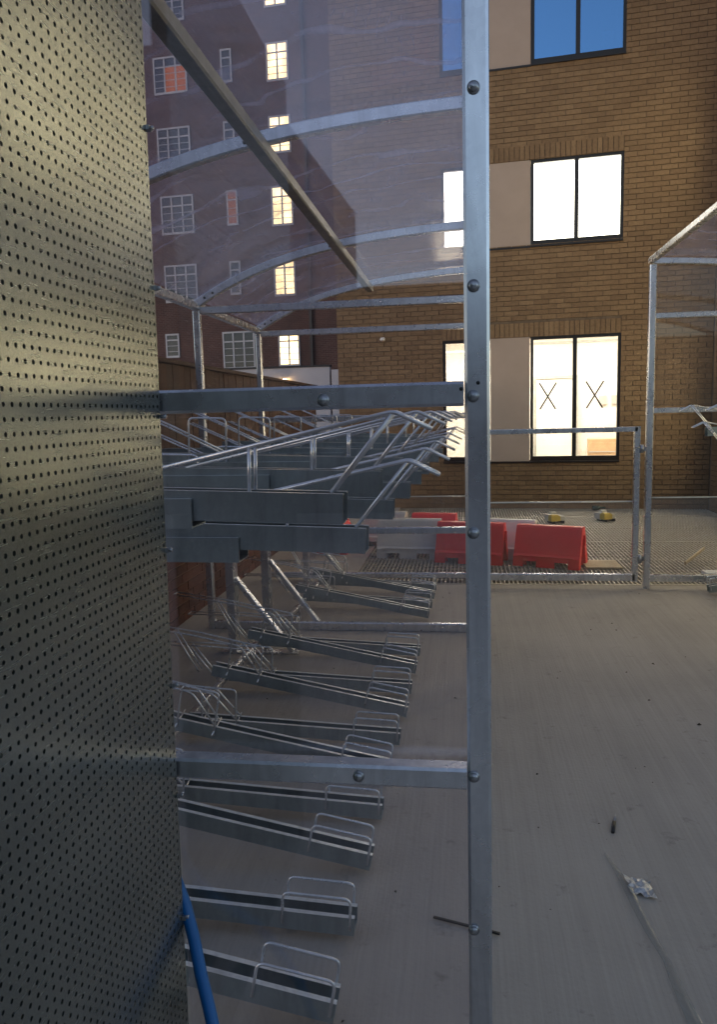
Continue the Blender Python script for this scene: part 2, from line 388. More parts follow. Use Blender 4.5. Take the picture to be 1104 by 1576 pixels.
# taped crosses on the two panes
TAPE = simple('black_tape', (.01, .01, .012), .5)
for cx, cz in ((-1.52, 1.76), (-.82, 1.76)):
    t_ = MB(); 
    for sg in (1, -1): t_.beam((cx-.12*sg, .044, cz-.21), (cx+.13*sg, .044+.0008*sg, cz+.2), .003, .024, (1, 0, 0))
    t_.build('tape_cross', TAPE, bb, True)
# wing on the right (faces the aisle)
WX = 3.62
wg = thing('brick_wing', (WX, 12.0, 0), 'buff brick wing at the right edge with tall lit windows', 'building')
WO = [(a, b, c, d) for a, b in ((.42, 1.75), (2.9, 4.3), (5.9, 7.2)) for c, d in ((.75, 2.7), (4.05, 5.95))]
# local: along u = 12-Y ; build with world coordinates
wm = MB()
ucuts = [(-.1, .42), (1.75, 2.9), (4.3, 5.9), (7.2, 8.2)]
for a, b in ucuts: wm.box(WX+.012, WX+.3, 12-b, 12-a, -.3, ZT)
for a, b in ((.42, 1.75), (2.9, 4.3), (5.9, 7.2)):
    for c, d in ((-.3, .75), (2.7, 4.05), (5.95, ZT)): wm.box(WX+.012, WX+.3, 12-b, 12-a, c, d)
wm.build('wall', MORTAR, wg)
wc_ = courses(.0, 8.2, 0, ZT, [(a, b, c-.01, d) for a, b, c, d in WO])
wv = MB()
for c in wc_:
    d = random.uniform(-.0015, .0015); wv.box(WX+d, WX+d+.03, 12-c[1], 12-c[0], c[2], c[3])
tag(wv.build('brick_courses', TAN, wg), kind='stuff')
BLINDW = emit('lit_blind_warm', (1.0, .84, .50), WIN_WARM*0.8, ((1, 1, .3), 3, .85))
for a, b, c, d in WO:
    y0, y1 = 12-b, 12-a; m_ = MB(); X0 = WX+.03
    m_.box(X0, X0+.06, y0, y1, c, c+.07).box(X0, X0+.06, y0, y1, d-.045, d).box(X0, X0+.06, y0, y0+.045, c+.07, d-.045).box(X0, X0+.06, y1-.045, y1, c+.07, d-.045)
    ym = (y0+y1)/2; m_.box(X0-.003, X0+.06, ym-.03, ym+.03, c+.07, d-.045)
    fr = m_.build('window', FRAME, wg)
    for p, q in ((y0+.045, ym-.03), (ym+.03, y1-.045)): 
        o = MB().box(X0+.03, X0+.035, p, q, c+.07, d-.045).build('pane', WINGL, wg); o.parent = fr
    MB().box(X0+.1, X0+.12, y0, y1, c, d).build('blind', BLINDW, wg)
# dome camera on the wall
cm = thing('security_camera', (-1.30, 12.55, 2.74), 'small white dome camera on the buff brick wall left of the window', 'camera')
MB().box(-1.33, -1.27, 12.53, 12.605, 2.72, 2.76).build('bracket', WHITEP, cm)
mt = MB(); mt.tube([(-1.30, 12.53, 2.70+.01*k) for k in range(6)], [.01, .03, .042, .042, .04, .02], 12); mt.build('dome', WHITEP, cm)

# ================================================================== far red brick block
RT = R(-4.5); RG = (-6.0, 34.0, 0)
rb = thing('apartment_block', RG, 'dark red brick apartment block with white multi pane windows, one column lit', 'building', RT)
MB().box(-16, 9, 0, 8, 0, 26).build('wall', FARB, rb, True)
CURT = emit('orange_curtain', (.75, .20, .06), .14); CURT2 = emit('pink_curtain', (.55, .20, .12), .13)
LITW = emit('lit_room', (1, .72, .34), 1.5, ((1, 1, .6), 1.6, .45))
FARWHITE = simple('grey_white_paint', (.42, .43, .45), .6, 0, .1, 1, 0)  # greyer white for the far block's window frames
DARKR = simple('dark_room', (.03, .035, .045), .6, 0, .5, 2, 0)
SC_ = 34/28.
def far_win(s0, s1, z0, z1, cols, back, rows=4, cur=None):
    fr = MB(); t_ = .07
    fr.box(s0, s1, -.05, .02, z0-.02, z0+t_).box(s0, s1, -.05, .02, z1-t_, z1)
    for k in range(cols+1):
        x_ = s0+(s1-s0)*k/cols; a = min(max(x_-t_/2, s0), s1-t_); fr.box(a, a+t_, -.048, .02, z0+t_, z1-t_)
    tr = z1-(z1-z0)*.27; fr.box(s0+t_, s1-t_, -.04, .018, tr-.03, tr+.03)
    for k in range(1, rows):
        zz = z0+(tr-z0)*k/rows; fr.box(s0+t_, s1-t_, -.03, .01, zz-.012, zz+.012)
    f_ = fr.build('window', FARWHITE, rb, True)
    MB().box(s0+.02, s1-.02, -.012, -.006, z0+.02, z1-.02).build('pane', back, f_, True)
    if cur:
        a = s0+(s1-s0)*cur[0]; b = s0+(s1-s0)*cur[1]; MB().box(a+.03, b-.03, -.022, -.014, z0+.05, tr-.02 if cur[3] else z1-.05).build('curtain', cur[2], f_, True)
def ws(px28): return (px28*SC_+6.0)/1.0
def wz(z28): return (z28-1.55)*SC_+1.55
DW = glass('dark_pane', refl=.10, tint=(.1, .1, .12))
def dpane():
    m, t, b, o = mat('dark_pane_glass'); b.inputs['Base Color'].default_value = (.02, .022, .03, 1); b.inputs['Roughness'].default_value = .08; return m
DP = dpane()
rowz = [(16.9, 15.7), (14.53, 13.27), (12.1, 10.85), (9.72, 8.36), (7.24, 5.9)]
for i, (zt, zb) in enumerate(rowz):
    far_win(ws(-11.15), ws(-9.85), wz(zb), wz(zt), 3, DP, 4, (.33, 1, CURT, True) if i == 1 else None)
    if i > 0: far_win(ws(-8.55), ws(-8.13), wz(zb+.15), wz(zt), 1, DP, 3, (.0, 1, CURT2, False) if i == 3 else None)
    far_win(ws(-6.84), ws(-6.03), wz(zb), wz(zt), 2, LITW, 4)
far_win(ws(-11.25), ws(-10.7), wz(3.87), wz(4.74), 1, DP, 3)
far_win(ws(-8.95), ws(-7.69), wz(3.35), wz(4.71), 3, DP, 4)
far_win(ws(-6.77), ws(-5.96), wz(3.38), wz(4.6), 2, LITW, 4)
MB().box(ws(-5.55), ws(-5.45), -.12, -.02, 0, 26).build('drainpipe', BLACK, rb, True)
ww = thing('white_garden_wall', (-6.7, 30, 0), 'pale rendered wall in front of the dark red brick block', 'wall')
MB().box(-9.6, -5.22, 30, 30.3, 0, 3.42).build('wall', RENDER_, ww)
MB().box(-9.65, -5.18, 29.96, 30.34, 3.422, 3.5).build('coping', BLACK, ww)
MB().box(-5.15, -4.4, 30.0, 30.3, 0, 3.3).build('side_panel', RENDER_, ww)
WL = emit('wall_light_glow', (1, .62, .25), 14)
lt = thing('wall_light', (-7.0, 29.9, 2.95), 'small warm wall light on the pale rendered wall', 'lamp')
MB().box(-7.05, -6.95, 29.82, 29.95, 2.9, 3.0).build('lamp', WL, lt)
MB().box(-7.09, -6.91, 29.8, 29.96, 3.002, 3.03).build('hood', BLACK, lt)

# ================================================================== side wall with timber boards
sw = thing('boundary_wall', (-2.2, 7, 0), 'red brick wall behind the shelter on the left', 'wall')
MB().box(-2.38, -2.16, 2.6, 11.2, -.01, 1.2).build('core', DARKMORT, sw)
cw = courses(2.6, 11.2, .0, 1.2, [])
cw.sort(key=lambda c: abs(c[0]-5.7)); bm2 = {}
for c in cw[:290]:
    L_ = round(c[1]-c[0], 3); h_ = round(c[3]-c[2], 3)
    if (L_, h_) not in bm2: bm2[(L_, h_)] = MB().box(0, .03, 0, L_, 0, h_).mesh('brick'); bm2[(L_, h_)].materials.append(REDB)
    o = link('brick', bm2[(L_, h_)], None, sw); o.location = (-2.18+2.2+random.uniform(-.002, .002), c[0]-7, c[2])
rs = MB()
for c in cw[290:]: rs.box(-2.18, -2.15, c[0], c[1], c[2], c[3])
tag(rs.build('brick_courses', REDB, sw), kind='stuff')
fn = thing('timber_fence', (-2.2, 7, 1.2), 'brown stained timber fence panels topping the red brick wall', 'fence')
y = 2.6
bme = MB().box(0, .02, 0, .118, 0, .74).mesh('board'); bme.materials.append(TIMBER)
while y < 11.1:
    o = link('board', bme, None, fn); o.location = (.02+random.uniform(-.003, .003), y-7, .01+random.uniform(-.004, .004)); y += .124
MB().box(-2.2, -2.181, 2.6, 11.2, 1.25, 1.33).box(-2.2, -2.181, 2.6, 11.2, 1.7, 1.78).build('rail', TIMBER, fn)
MB().box(-2.22, -2.13, 2.6, 11.2, 1.955, 1.985).build('capping', TIMBER, fn)

# ================================================================== buildings behind the viewer (one seen reflected, one low block added for darkening)
DKB = farbrick()
rear = thing('rear_block', (-8, -15, 0), 'dark brick block behind the viewer reflected in the end glazing', 'building')
pm = MB(); P_ = [(-4.08, -11.1), (-3.5, -23), (-16, -23), (-16, -11.1)]
pm.add([(x_, y_, z_) for z_ in (0, 8.08) for x_, y_ in P_], [(0, 1, 5, 4), (1, 2, 6, 5), (2, 3, 7, 6), (3, 0, 4, 7), (4, 5, 6, 7)])
pm.build('wall', DKB, rear)
MB().box(-16.05, -4.03, -11.06, -10.96, 7.9, 8.1).build('parapet', BLACK, rear)
rl = thing('added_rear_block', (4, -12, 0), 'added low brick block behind the viewer, darkening ground and reflections', 'building')
MB().box(-20, 16, -16, -9, 0, 3.35).build('wall', DKB, rl)  # unseen block, added to darken the ground and the steel's reflections
MB().box(-20.1, 16.1, -16.1, -8.9, 3.352, 3.45).build('roof', BLACK, rl)

# ================================================================== bike shelter (left)
S = .045
sh = thing('bike_shelter', (-.9, 4.2, 0), 'galvanised steel bike shelter with arched clear roof over the left racks', 'shelter')
ARCH = [(-1.87, 2.345), (-1.62, 2.475), (-1.35, 2.585), (-1.1, 2.65), (-.83, 2.70), (-.55, 2.738), (-.27, 2.762), (.0225, 2.775)]
def spline(pts, n=24):
    xs = np.array([p[0] for p in pts]); zs_ = np.array([p[1] for p in pts]); X_ = np.linspace(xs[0], xs[-1], n)
    c = np.polyfit(xs, zs_, 4); return [(float(a), float(np.polyval(c, a))) for a in X_]
AP = spline(ARCH)
FR = [1.4225, 3.3, 5.35, 7.0]
MB().beam((.0225, FR[0], 0), (.0225, FR[0], 3.1), S, S, (0, 1, 0)).build('post', GALV, sh)
for y in FR[1:]: MB().beam((.0225, y, 0), (.0225, y, 2.75), S, S, (0, 1, 0)).build('post', GALV, sh)
for y in FR: 
    MB().beam((-1.87, y, 0), (-1.87, y, 2.30), .05, .05, (0, 1, 0)).build('post', GALV, sh)
    if y > 2: MB().sweep([(a, y, b) for a, b in AP], .05, .055).build('arch', GALV, sh)
for y in FR[2:]:
    MB().beam((-1.845, y, 2.30), (0, y, 2.30), .04, .05).build('tie', GALV, sh)
MB().beam((-1.87, 1.4, 2.33), (-1.87, 7.03, 2.33), .055, .05).build('eaves_beam', GALV, sh)
MB().beam((.0225, 1.46, 2.80), (.0225, 7.03, 2.80), .045, .045).build('front_beam', GALV, sh)
MB().beam((-.83, .9, 2.655), (-.83, 7.0, 2.655), .062, .055).build('purlin', GALV_SHADE, sh)
# near end frame rails
for z0, z1 in ((1.560, 1.604), (.831, .873)):
    MB().beam((-.60, FR[0], (z0+z1)/2), (-.001, FR[0], (z0+z1)/2), S-.002, z1-z0, (0, 0, 1)).build('rail', GALV, sh)
# rails of the other frames
for y, z, b in ((5.35, .03, .06), (7.0, .055, .05), (7.0, 1.515, .05), (5.35, .73, .045)):
    MB().beam((-1.845, y, z), (0, y, z), .045, b).build('rail', GALV, sh)
# bolts on the near frame
def bolt(x, z, y=1.4, par=sh, r=.0085):
    m_ = MB(); m_.tube([(x, y-.0005, z), (x, y-.003, z)], [r*1.3, r*1.3], 14)
    m_.tube([(x, y-.003, z), (x, y-.006, z), (x, y-.0085, z), (x, y-.0095, z)], [r, r*.95, r*.6, r*.2], 12)
    o = m_.build('bolt', BOLT, par); return o
for x, z in ((.019, 2.095), (.017, 1.768), (.015, 1.577), (.014, 1.33), (.012, .861), (.010, .546), (.01, .2), (.02, 2.45)): bolt(x, z)
for x, z in ((-.257, 1.577), (-.21, .852)): bolt(x, z, 1.401)
# drilled holes read as dark plugs
for x, z in ((-.006, 1.590), (.024, 1.600)): MB().tube([(x, 1.3993, z), (x, 1.402, z)], .0035, 10).build('drain_hole', BLACK, sh)
# near end glazing, roof sheets
MB().box(-.6, .0, 1.449, 1.454, .1, 3.1).build('glazing_pane', PANEGL, sh)
for a, b in ((.9, 3.3), (3.3, 5.35), (5.35, 7.05)):
    m_ = MB(); n = len(AP)
    for i in range(n-1):
        x0, z0 = AP[i]; x1, z1 = AP[i+1]
        m_.add([(x0, a+.005, z0+.034), (x1, a+.005, z1+.034), (x1, b-.005, z1+.034), (x0, b-.005, z0+.034)], [(0, 1, 2, 3)], True)
    m_.build('roof_sheet', ROOFSHEET, sh)
MB().box(-1.84, 0, 7.03, 7.036, .09, .78).build('glazing_pane', DUSTPANE, sh)
EDGE = simple('acrylic_edge', (.62, .66, .64), .3)
MB().box(-1.84, 0, 7.028, 7.038, .781, .79).build('glazing_edge', EDGE, sh)
# small rivets on the arches beside the purlin and eaves
for y in FR[1:]:
    for x, z in ((-.90, 2.685), (-1.80, 2.385), (-1.74, 2.415)):
        MB().tube([(x, y-.0255, z), (x, y-.029, z)], .009, 8).build('rivet', BLACK, sh)

# ================================================================== perforated door leaf (far left)
PXT, PXB = -.560, -.5835   # x at z=2.29 and z=.29
def px_(z): return PXB+(z-.29)*(PXT-PXB)/2.0
dr = thing('perforated_door', (-.58, .9, 0), 'open door leaf clad in finely perforated galvanised sheet at far left', 'door')
PIT = .0188
def perforated():
    ny, nz = int(1.05/PIT), int(2.55/PIT); y1 = 1.392; z0 = .06
    k = 8; V = []; F = []
    hr = PIT*.185
    for i in range(ny):
        yc = y1-PIT*(i+.5)
        for j in range(nz):
            zc = z0+PIT*(j+.5); o = len(V); h = PIT/2
            sq = [(yc-h, zc-h), (yc, zc-h), (yc+h, zc-h), (yc+h, zc), (yc+h, zc+h), (yc, zc+h), (yc-h, zc+h), (yc-h, zc)]
            an = [R(225), R(270), R(315), 0, R(45), R(90), R(135), R(180)]
            jt = random.uniform(.93, 1.08)
            cir = [(yc+math.cos(a)*hr*jt, zc+math.sin(a)*hr*jt) for a in an]
            V += [(px_(z), y, z) for y, z in sq]+[(px_(z), y, z) for y, z in cir]+[(px_(z)-.004, y, z) for y, z in cir]
            for a in range(8):
                b = (a+1) % 8
                F += [(o+a, o+b, o+8+b, o+8+a), (o+8+a, o+8+b, o+16+b, o+16+a)]
    Vn = np.array(V); yy, zz = Vn[:, 1], Vn[:, 2]   # oil-canning of the thin sheet
    Vn[:, 0] += .0007*np.sin(zz*9+1.3*np.sin(yy*3))+.0003*np.sin(zz*15+yy*5+.6)+.0006*np.cos(yy*5+zz*2.3)
    V = Vn.tolist(); me = bpy.data.meshes.new('perforated_sheet')
    loc = dr.location; V = np.array(V)-np.array(loc)
    me.from_pydata(V.tolist(), [], F); me.update(); return me, ny*PIT, nz*PIT
def sheetmat():
    m, t, b, o = mat('perforated_sheet_steel'); b.inputs['Metallic'].default_value = .85
    wc = world_coords(t, (1, .8, 2.2)); wf = world_coords(t, (1, 4, 40))
    n = noise(t, 3, 5, wc, .6); n2 = noise(t, 6, 3, wf)
    t.links.new(ramp(t, n, [(.3, (.235, .255, .235)), (.7, (.30, .325, .30))]), b.inputs['Base Color'])
    t.links.new(rng(t, n2, .21, .28), b.inputs['Roughness'])
    return m
SHEET = sheetmat()
me, Ly, Lz = perforated(); link('perforated_sheet', me, SHEET, dr)
m_ = MB(); m_.add([(px_(.06)-.03, .3, .06), (px_(.06)-.03, 1.385, .06), (px_(2.6)-.03, 1.385, 2.6), (px_(2.6)-.03, .3, 2.6)], [(0, 1, 2, 3)]); m_.build('hole_shade_sheet', BLACK, dr)  # black sheet added so the holes read as deep shade
m_ = MB(); m_.add([(px_(z)-o_, y, z) for z in (.06, 2.6) for o_, y in ((0.001, 1.3925), (.03, 1.3925), (.03, 1.3945), (0.001, 1.3945))], [(0, 1, 5, 4), (1, 2, 6, 5), (2, 3, 7, 6), (3, 0, 4, 7)]); m_.build('edge_return', SHEET, dr)
for z in (.205, .535, .80, 1.03, 1.30, 1.555, 1.79, 2.07):
    MB().box(px_(z)-.004, px_(z)+.006, 1.388, 1.402, z-.004, z+.004).tube([(px_(z)+.006, 1.395, z), (px_(z)+.011, 1.395, z)], .004, 8).build('clip', BOLT, dr)

# blue pipe leaning behind the door edge
bl = MB().tube([(-.69, 1.428, .78), (-.64, 1.426, .68), (-.605, 1.422, .60), (-.583, 1.413, .548), (-.558, 1.386, .495), (-.533, 1.35, .444), (-.508, 1.318, .402), (-.47, 1.27, .32), (-.42, 1.2, .16), (-.39, 1.16, .014)], [.0125]*10, 14)
m, t, b, o = mat('blue_plastic'); b.inputs['Base Color'].default_value = (.004, .14, .42, 1); b.inputs['Roughness'].default_value = .35
tag(bl.build('blue_pipe', m), 'bright blue plastic pipe leaning at the foot of the perforated door', 'pipe')

# ================================================================== rack trays
def channel(L, W, Hh, t_=.003, lip=.013):
    m_ = MB(); w2 = W/2
    m_.box(-L, 0, -w2, -w2+t_, 0, Hh).box(-L, 0, w2-t_, w2, 0, Hh).box(-L, 0, -w2+t_, w2-t_, 0, t_)
    m_.box(-L, 0, -w2+t_, -w2+t_+lip, Hh-t_, Hh).box(-L, 0, w2-t_-lip, w2-t_, Hh-t_, Hh); return m_
TW, TH = .072, .056
low_me = channel(1.03, TW, TH).mesh('lower_tray'); low_me.materials.append(GALV_TRAY); LIP_GLINT = galv('zinc_lip_glint', (.80, .84, .85), .3, .4, .55)  # lips carry a painted glint, brighter than the tray metal

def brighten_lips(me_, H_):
    me_.materials.append(LIP_GLINT)
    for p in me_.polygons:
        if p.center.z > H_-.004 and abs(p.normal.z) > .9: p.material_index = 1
def hoopmesh(x0, x1, y, z0, z1, r=.0042, rad=.022):
    return MB().tube(rounded([(x0, y, z0), (x0, y, z1), (x1, y, z1), (x1, y, z0)], rad, 4), r, 7)
WR = .0040
brighten_lips(low_me, TH); subs_low = []
for y in (-TW/2-.003, TW/2+.003): subs_low.append(('front_hoop', hoopmesh(-.215, -.012, y, .02, .118)))
subs_low.append(('wheel_hoop', hoopmesh(-.945, -.778, -TW/2-.004, .02, .212)))
gd = MB()
for y in (-.032, .032):
    gd.tube(rounded([(-.775, y, .055), (-.90, y, .186), (-1.15, y, .192), (-1.52, y, .178)], .03, 4), WR, 6)
gd.tube([(-1.52, -.032, .178), (-1.52, .032, .178)], WR, 6)
subs_low.append(('wheel_guide', gd))
gs = MB()
for y in (-.024, .024): gs.tube([(-1.26, y, .184), (-1.10, y, .0)], WR, 6)
subs_low.append(('guide_strut', gs))
cb_ = MB()
for x_ in (-.778, -.945): cb_.tube([(x_, -TW/2-.03, .030), (x_, TW/2+.014, .064)], .0038, 6)
subs_low.append(('cross_bar', cb_))
subs_low = [(n, m_.mesh(n)) for n, m_ in subs_low]
for n, me_ in subs_low: me_.materials.append(WIRE)
# upper
UW, UH = .072, .068
up_me = channel(1.05, UW, UH).mesh('upper_tray'); up_me.materials.append(GALV_TRAY); brighten_lips(up_me, UH)
subs_up = []
lg = MB()
for y in (-.026, .026):
    lg.tube(rounded([(-.62, y, .068), (.108, y, .250), (.188, y, .214)], .012, 3), .0048, 7)
    lg.tube([(-.028, y, .07), (.104, y, .244)], .0048, 7)
lg.tube([(.188, -.026, .214), (.188, .026, .214)], .0048, 7)
subs_up.append(('lift_handle', lg))
pr = MB()
for x_ in (-.215,):
    for y in (-.026, .026): pr.tube([(x_, y, .066), (x_, y, .168)], .0045, 7)
subs_up.append(('guide_post', pr))
subs_up.append(('wheel_hoop', hoopmesh(-.86, -.705, -UW/2-.002, .03, .212)))
hg = MB()
for y in (-.03, .03): hg.tube([(-.72, y, .07), (-.95, y, .175), (-1.25, y, .30)], WR, 6)
subs_up.append(('wheel_guide', hg))
subs_up = [(n, m_.mesh(n)) for n, m_ in subs_up]
for n, me_ in subs_up: me_.materials.append(WIRE)
gu_me = channel(1.2, .092, .068, .004, .012).mesh('fixed_guide'); gu_me.materials.append(GALV_TRAY); brighten_lips(gu_me, .068)

def put(rack, name, me_, subs, x, y, z, tilt, flip=False):
    o = link(name, me_, None, rack); o.location = Vector((x, y, z))-rack.location
    o.rotation_euler = (0, tilt, math.pi if flip else 0)
    for n, sm_ in subs:
        s_ = link(n, sm_, None, o)
    return o
def rack(name_label, ys, ysu, x_of, ups, flip=False, raised0=True):
    sg = -1 if flip else 1
    rk = thing('bike_rack', (x_of(ys[0])-sg*.8, ys[0], 0), name_label, 'bike rack', group='two tier bike racks')
    for i, y in enumerate(ys):
        hi = (i % 2 == 0) == raised0
        put(rk, 'lower_tray', low_me, subs_low, x_of(y)+random.uniform(-.006, .006), y, .029, R(11.0) if hi else R(2.9)+random.uniform(-.003, .003), flip)
    for i, y in enumerate(ysu):
        hi = (i % 2 == 0) == raised0; z = 1.308 if hi else 1.181; x = x_of(y)+.082*sg-.006*sg
        put(rk, 'upper_tray', up_me, subs_up, x, y, z, R(2.0)+random.uniform(-.004, .004), flip)
        o = link('fixed_guide', gu_me, None, rk); o.location = Vector((x-sg*.345, y, z-.006 if hi else z-.022))-rk.location
        o.rotation_euler = (0, R(.4), math.pi if flip else 0)
    xb = x_of(ys[0])-sg*1.19
    for y in ups:
        MB().box(xb-.022*sg, xb+.03*sg, y-.05, y+.05, 0, 1.30).build('upright', GALV, rk)
        MB().beam((xb+.03*sg, y, .50), (xb+.40*sg, y, .012), .05, .03, (0, 0, 1)).build('brace', GALV, rk)
        MB().box(xb-.08*sg, xb+.44*sg, y-.04, y+.04, .002, .010).build('foot_plate', GALV, rk)
        MB().tube([(xb+.2*sg, y+.065, .0), (xb+.2*sg, y+.065, .05)], [.011, .011], 8).build('anchor_bolt', BOLT, rk)
    y0, y1 = ysu[0]-.12, ys[-1]+.2
    for z in (1.07, 1.205): MB().box(xb-.075*sg, xb-.026*sg, y0, y1, z-.03, z+.03).build('upper_beam', GALV, rk)
    xs_ = x_of(ys[0])-sg*1.0
    MB().beam((xs_, y0+.05, .10), (xs_, y1-.1, .10), .03, .03).build('tray_beam', GALV, rk)
    for y in np.arange(y0+.3, y1-.2, .9): MB().box(xs_-.015, xs_+.015, y-.012, y+.012, 0, .085).build('beam_foot', GALV, rk)
    return rk
P = .329
xf = lambda y: -.345+.018*(y-1.76)
rk1 = rack('nearer two tier bike rack of steel trays, in front bay of the left shelter', [1.76+P*i for i in range(10)], [1.70+P*i for i in range(10)], xf, [2.2, 4.8])
rk2 = rack('farther two tier bike rack of steel trays, beyond the floor rail of the left shelter', [5.62+.30*i for i in range(4)], [5.45+P*i for i in range(4)], xf, [5.42, 6.85])
xr = lambda y: 1.97
rk3 = rack('two tier bike rack under the right shelter, cut by the right edge', [6.50-P*i for i in range(7)][::-1], [6.42-P*i for i in range(7)][::-1], xr, [4.6, 6.45], True)

# ================================================================== right shelter
rs_ = thing('bike_shelter', (2.4, 5, 0), 'galvanised steel bike shelter at the right edge beyond the gate', 'shelter')
AX = 1.538; mir = [(AX+.0225-x_, z_-.045) for x_, z_ in AP]
for y in (3.1, 4.93, 6.76):
    if y > 6: MB().beam((AX, y, 0), (AX, y, 2.70), .055, .055, (0, 1, 0)).build('post', GALV, rs_)
    MB().sweep([(a, y, b) for a, b in mir], .05, .05).build('arch', GALV, rs_)
    MB().beam((3.43, y, 0), (3.43, y, 2.27), .05, .05, (0, 1, 0)).build('post', GALV, rs_)
MB().beam((AX, 2.9, 2.745), (AX, 6.82, 2.745), .05, .045).build('front_beam', GALV, rs_)
MB().beam((3.43, 2.9, 2.27), (3.43, 6.8, 2.27), .05, .05).build('eaves_beam', GALV, rs_)
for z, b in ((2.29, .045), (1.517, .045), (.09, .06)):
    MB().beam((AX+.028, 6.76, z), (3.40, 6.76, z), .045, b).build('rail', GALV, rs_)
for a, b in ((2.9, 4.9), (4.9, 6.78)):
    m_ = MB(); n = len(mir)
    for i in range(n-1):
        x0, z0 = mir[i]; x1, z1 = mir[i+1]
        m_.add([(x0, a, z0+.034), (x1, a, z1+.034), (x1, b-.005, z1+.034), (x0, b-.005, z0+.034)], [(0, 1, 2, 3)], True)
    m_.build('roof_sheet', ROOFSHEET, rs_)
MB().box(AX+.03, 3.4, 6.79, 6.796, .13, .775).build('glazing_pane', DUSTPANE, rs_)
MB().box(AX+.03, 3.4, 6.788, 6.798, .776, .786).build('glazing_edge', EDGE, rs_)
MB().box(AX+.03, 3.4, 6.79, 6.796, 1.55, 2.7).build('glazing_pane', DUSTPANE, rs_)

# gate
gt = thing('gate', (1.50, 6.76, 0), 'galvanised tube gate with glazed lower panel between the two shelters', 'gate')
GS = .042
MB().beam((.075, 6.76, 1.366), (1.44, 6.76, 1.366), GS, GS).build('frame_rail', GALV, gt)
MB().beam((.075, 6.76, .095), (1.44, 6.76, .095), GS, .06).build('frame_rail', GALV, gt)
MB().beam((1.44, 6.76, .06), (1.44, 6.76, 1.388), .05, GS, (0, 1, 0)).build('stile', GALV, gt)
MB().beam((.075, 6.76, .06), (.075, 6.76, 1.388), .05, GS, (0, 1, 0)).build('stile', GALV, gt)
MB().box(.1, 1.415, 6.777, 6.783, .12, .745).build('glazing_pane', DUSTPANE, gt)
MB().box(.1, 1.415, 6.774, 6.786, .746, .757).build('glazing_edge', EDGE, gt)
for z in (1.20, .26):
    MB().tube([(1.478, 6.74, z-.035), (1.478, 6.74, z+.035)], .014, 10).box(1.462, 1.512, 6.742, 6.752, z-.02, z+.02).tube([(1.42, 6.735, z+.015), (1.46, 6.735, z+.015)], .008, 8).build('hinge', BOLT, gt)
MB().box(.02, .07, 6.72, 6.76, .77, .83).tube([(.06, 6.7, .8), (.11, 6.7, .8)], .02, 10).build('latch', BLACK, gt)

# ================================================================== plastic barriers
BR = simple('red_plastic', (.85, .035, .03), .38, 0, .08, 4, .05); BW = simple('white_plastic', (.72, .70, .66), .45, 0, .08, 4, .05)
def barrier(x, y, rz, L, h, m_, label, D=.36):
    t_ = thing('road_barrier', (x, y, 0), label, 'barrier', rz, 'plastic road barriers on the grating')
    b = MB(); d0, d1 = D/2, .055
    cy = [(-d0, 0), (-d0*.92, .10), (-d0*.80, .125), (-d1, h-.02), (-d1+.015, h), (d1-.015, h), (d1, h-.02), (d0*.80, .125), (d0*.92, .10), (d0, 0)]
    # solid upper shell with arched cut-outs for feet along x
    inn = [(a*.78 if abs(a) > .06 else a*.4, max(0, z-.03) if z > .01 else 0) for a, z in cy]
    n = len(cy); segs = [0, .16, .36, .64, .84, 1.0]
    for k in range(5):
        xa, xb = L*(segs[k]-.5), L*(segs[k+1]-.5); cut = k in (1, 3)
        o = []
        for i in range(n-1):
            (ya, za), (yb, zb) = cy[i], cy[i+1]
            if cut and za < .1 and zb <= .1+1e-6 or cut and i in (0, n-2):
                za2, zb2 = (.06, zb) if i == 0 else (za, .06)
                b.add([(xa, ya, za2), (xb, ya, za2), (xb, yb, zb2), (xa, yb, zb2)], [(0, 1, 2, 3)])
            else: b.add([(xa, ya, za), (xb, ya, za), (xb, yb, zb), (xa, yb, zb)], [(0, 1, 2, 3)])
    # ends: thick A shaped rim
    for sx in (-1, 1):
        x0 = sx*L/2
        o_ = [(x0, a, z) for a, z in cy]; i_ = [(x0, a*.55, z-.0 if z < .01 else z*.72) for a, z in cy]
        b.add(o_+i_, [(k, k+1, n+k+1, n+k) for k in range(n-1)])
        i2 = [(x0-sx*.12, a*.55, z if z < .01 else z*.72) for a, z in cy]
        b.add(i_+i2, [(k, k+1, n+k+1, n+k) for k in range(n-1)])
    b.build('body', m_, t_, True)
    MB().box(-L*.42, L*.42, -d0-.004, -d0+.006, .102, .112).build('moulded_rib', m_, t_, True)
    MB().box(L/2+.001, L/2+.02, -.012, .012, h*.55, h*.8).build('lug', m_, t_, True)
    return t_
barrier(.84, 7.78, R(-22), .66, .40, BR, 'red plastic barrier at the right end of the row')
barrier(.06, 7.98, R(-14), .70, .41, BR, 'red plastic barrier half hidden behind the near steel post')
barrier(-.60, 8.27, R(-5), .68, .41, BW, 'white plastic barrier left of the near steel post')
barrier(.47, 8.25, R(-16), .55, .40, BW, 'white plastic barrier behind the gap between the two red ones')
barrier(-.36, 8.95, R(-9), .52, .38, BR, 'red plastic barrier in the back row, only its top showing')
barrier(-.93, 9.0, R(-14), .5, .40, BW, 'white plastic barrier at the left end of the back row')
barrier(-1.45, 8.6, R(80), .5, .34, BR, 'red plastic barrier end below the lowest upper tray, left of grating')

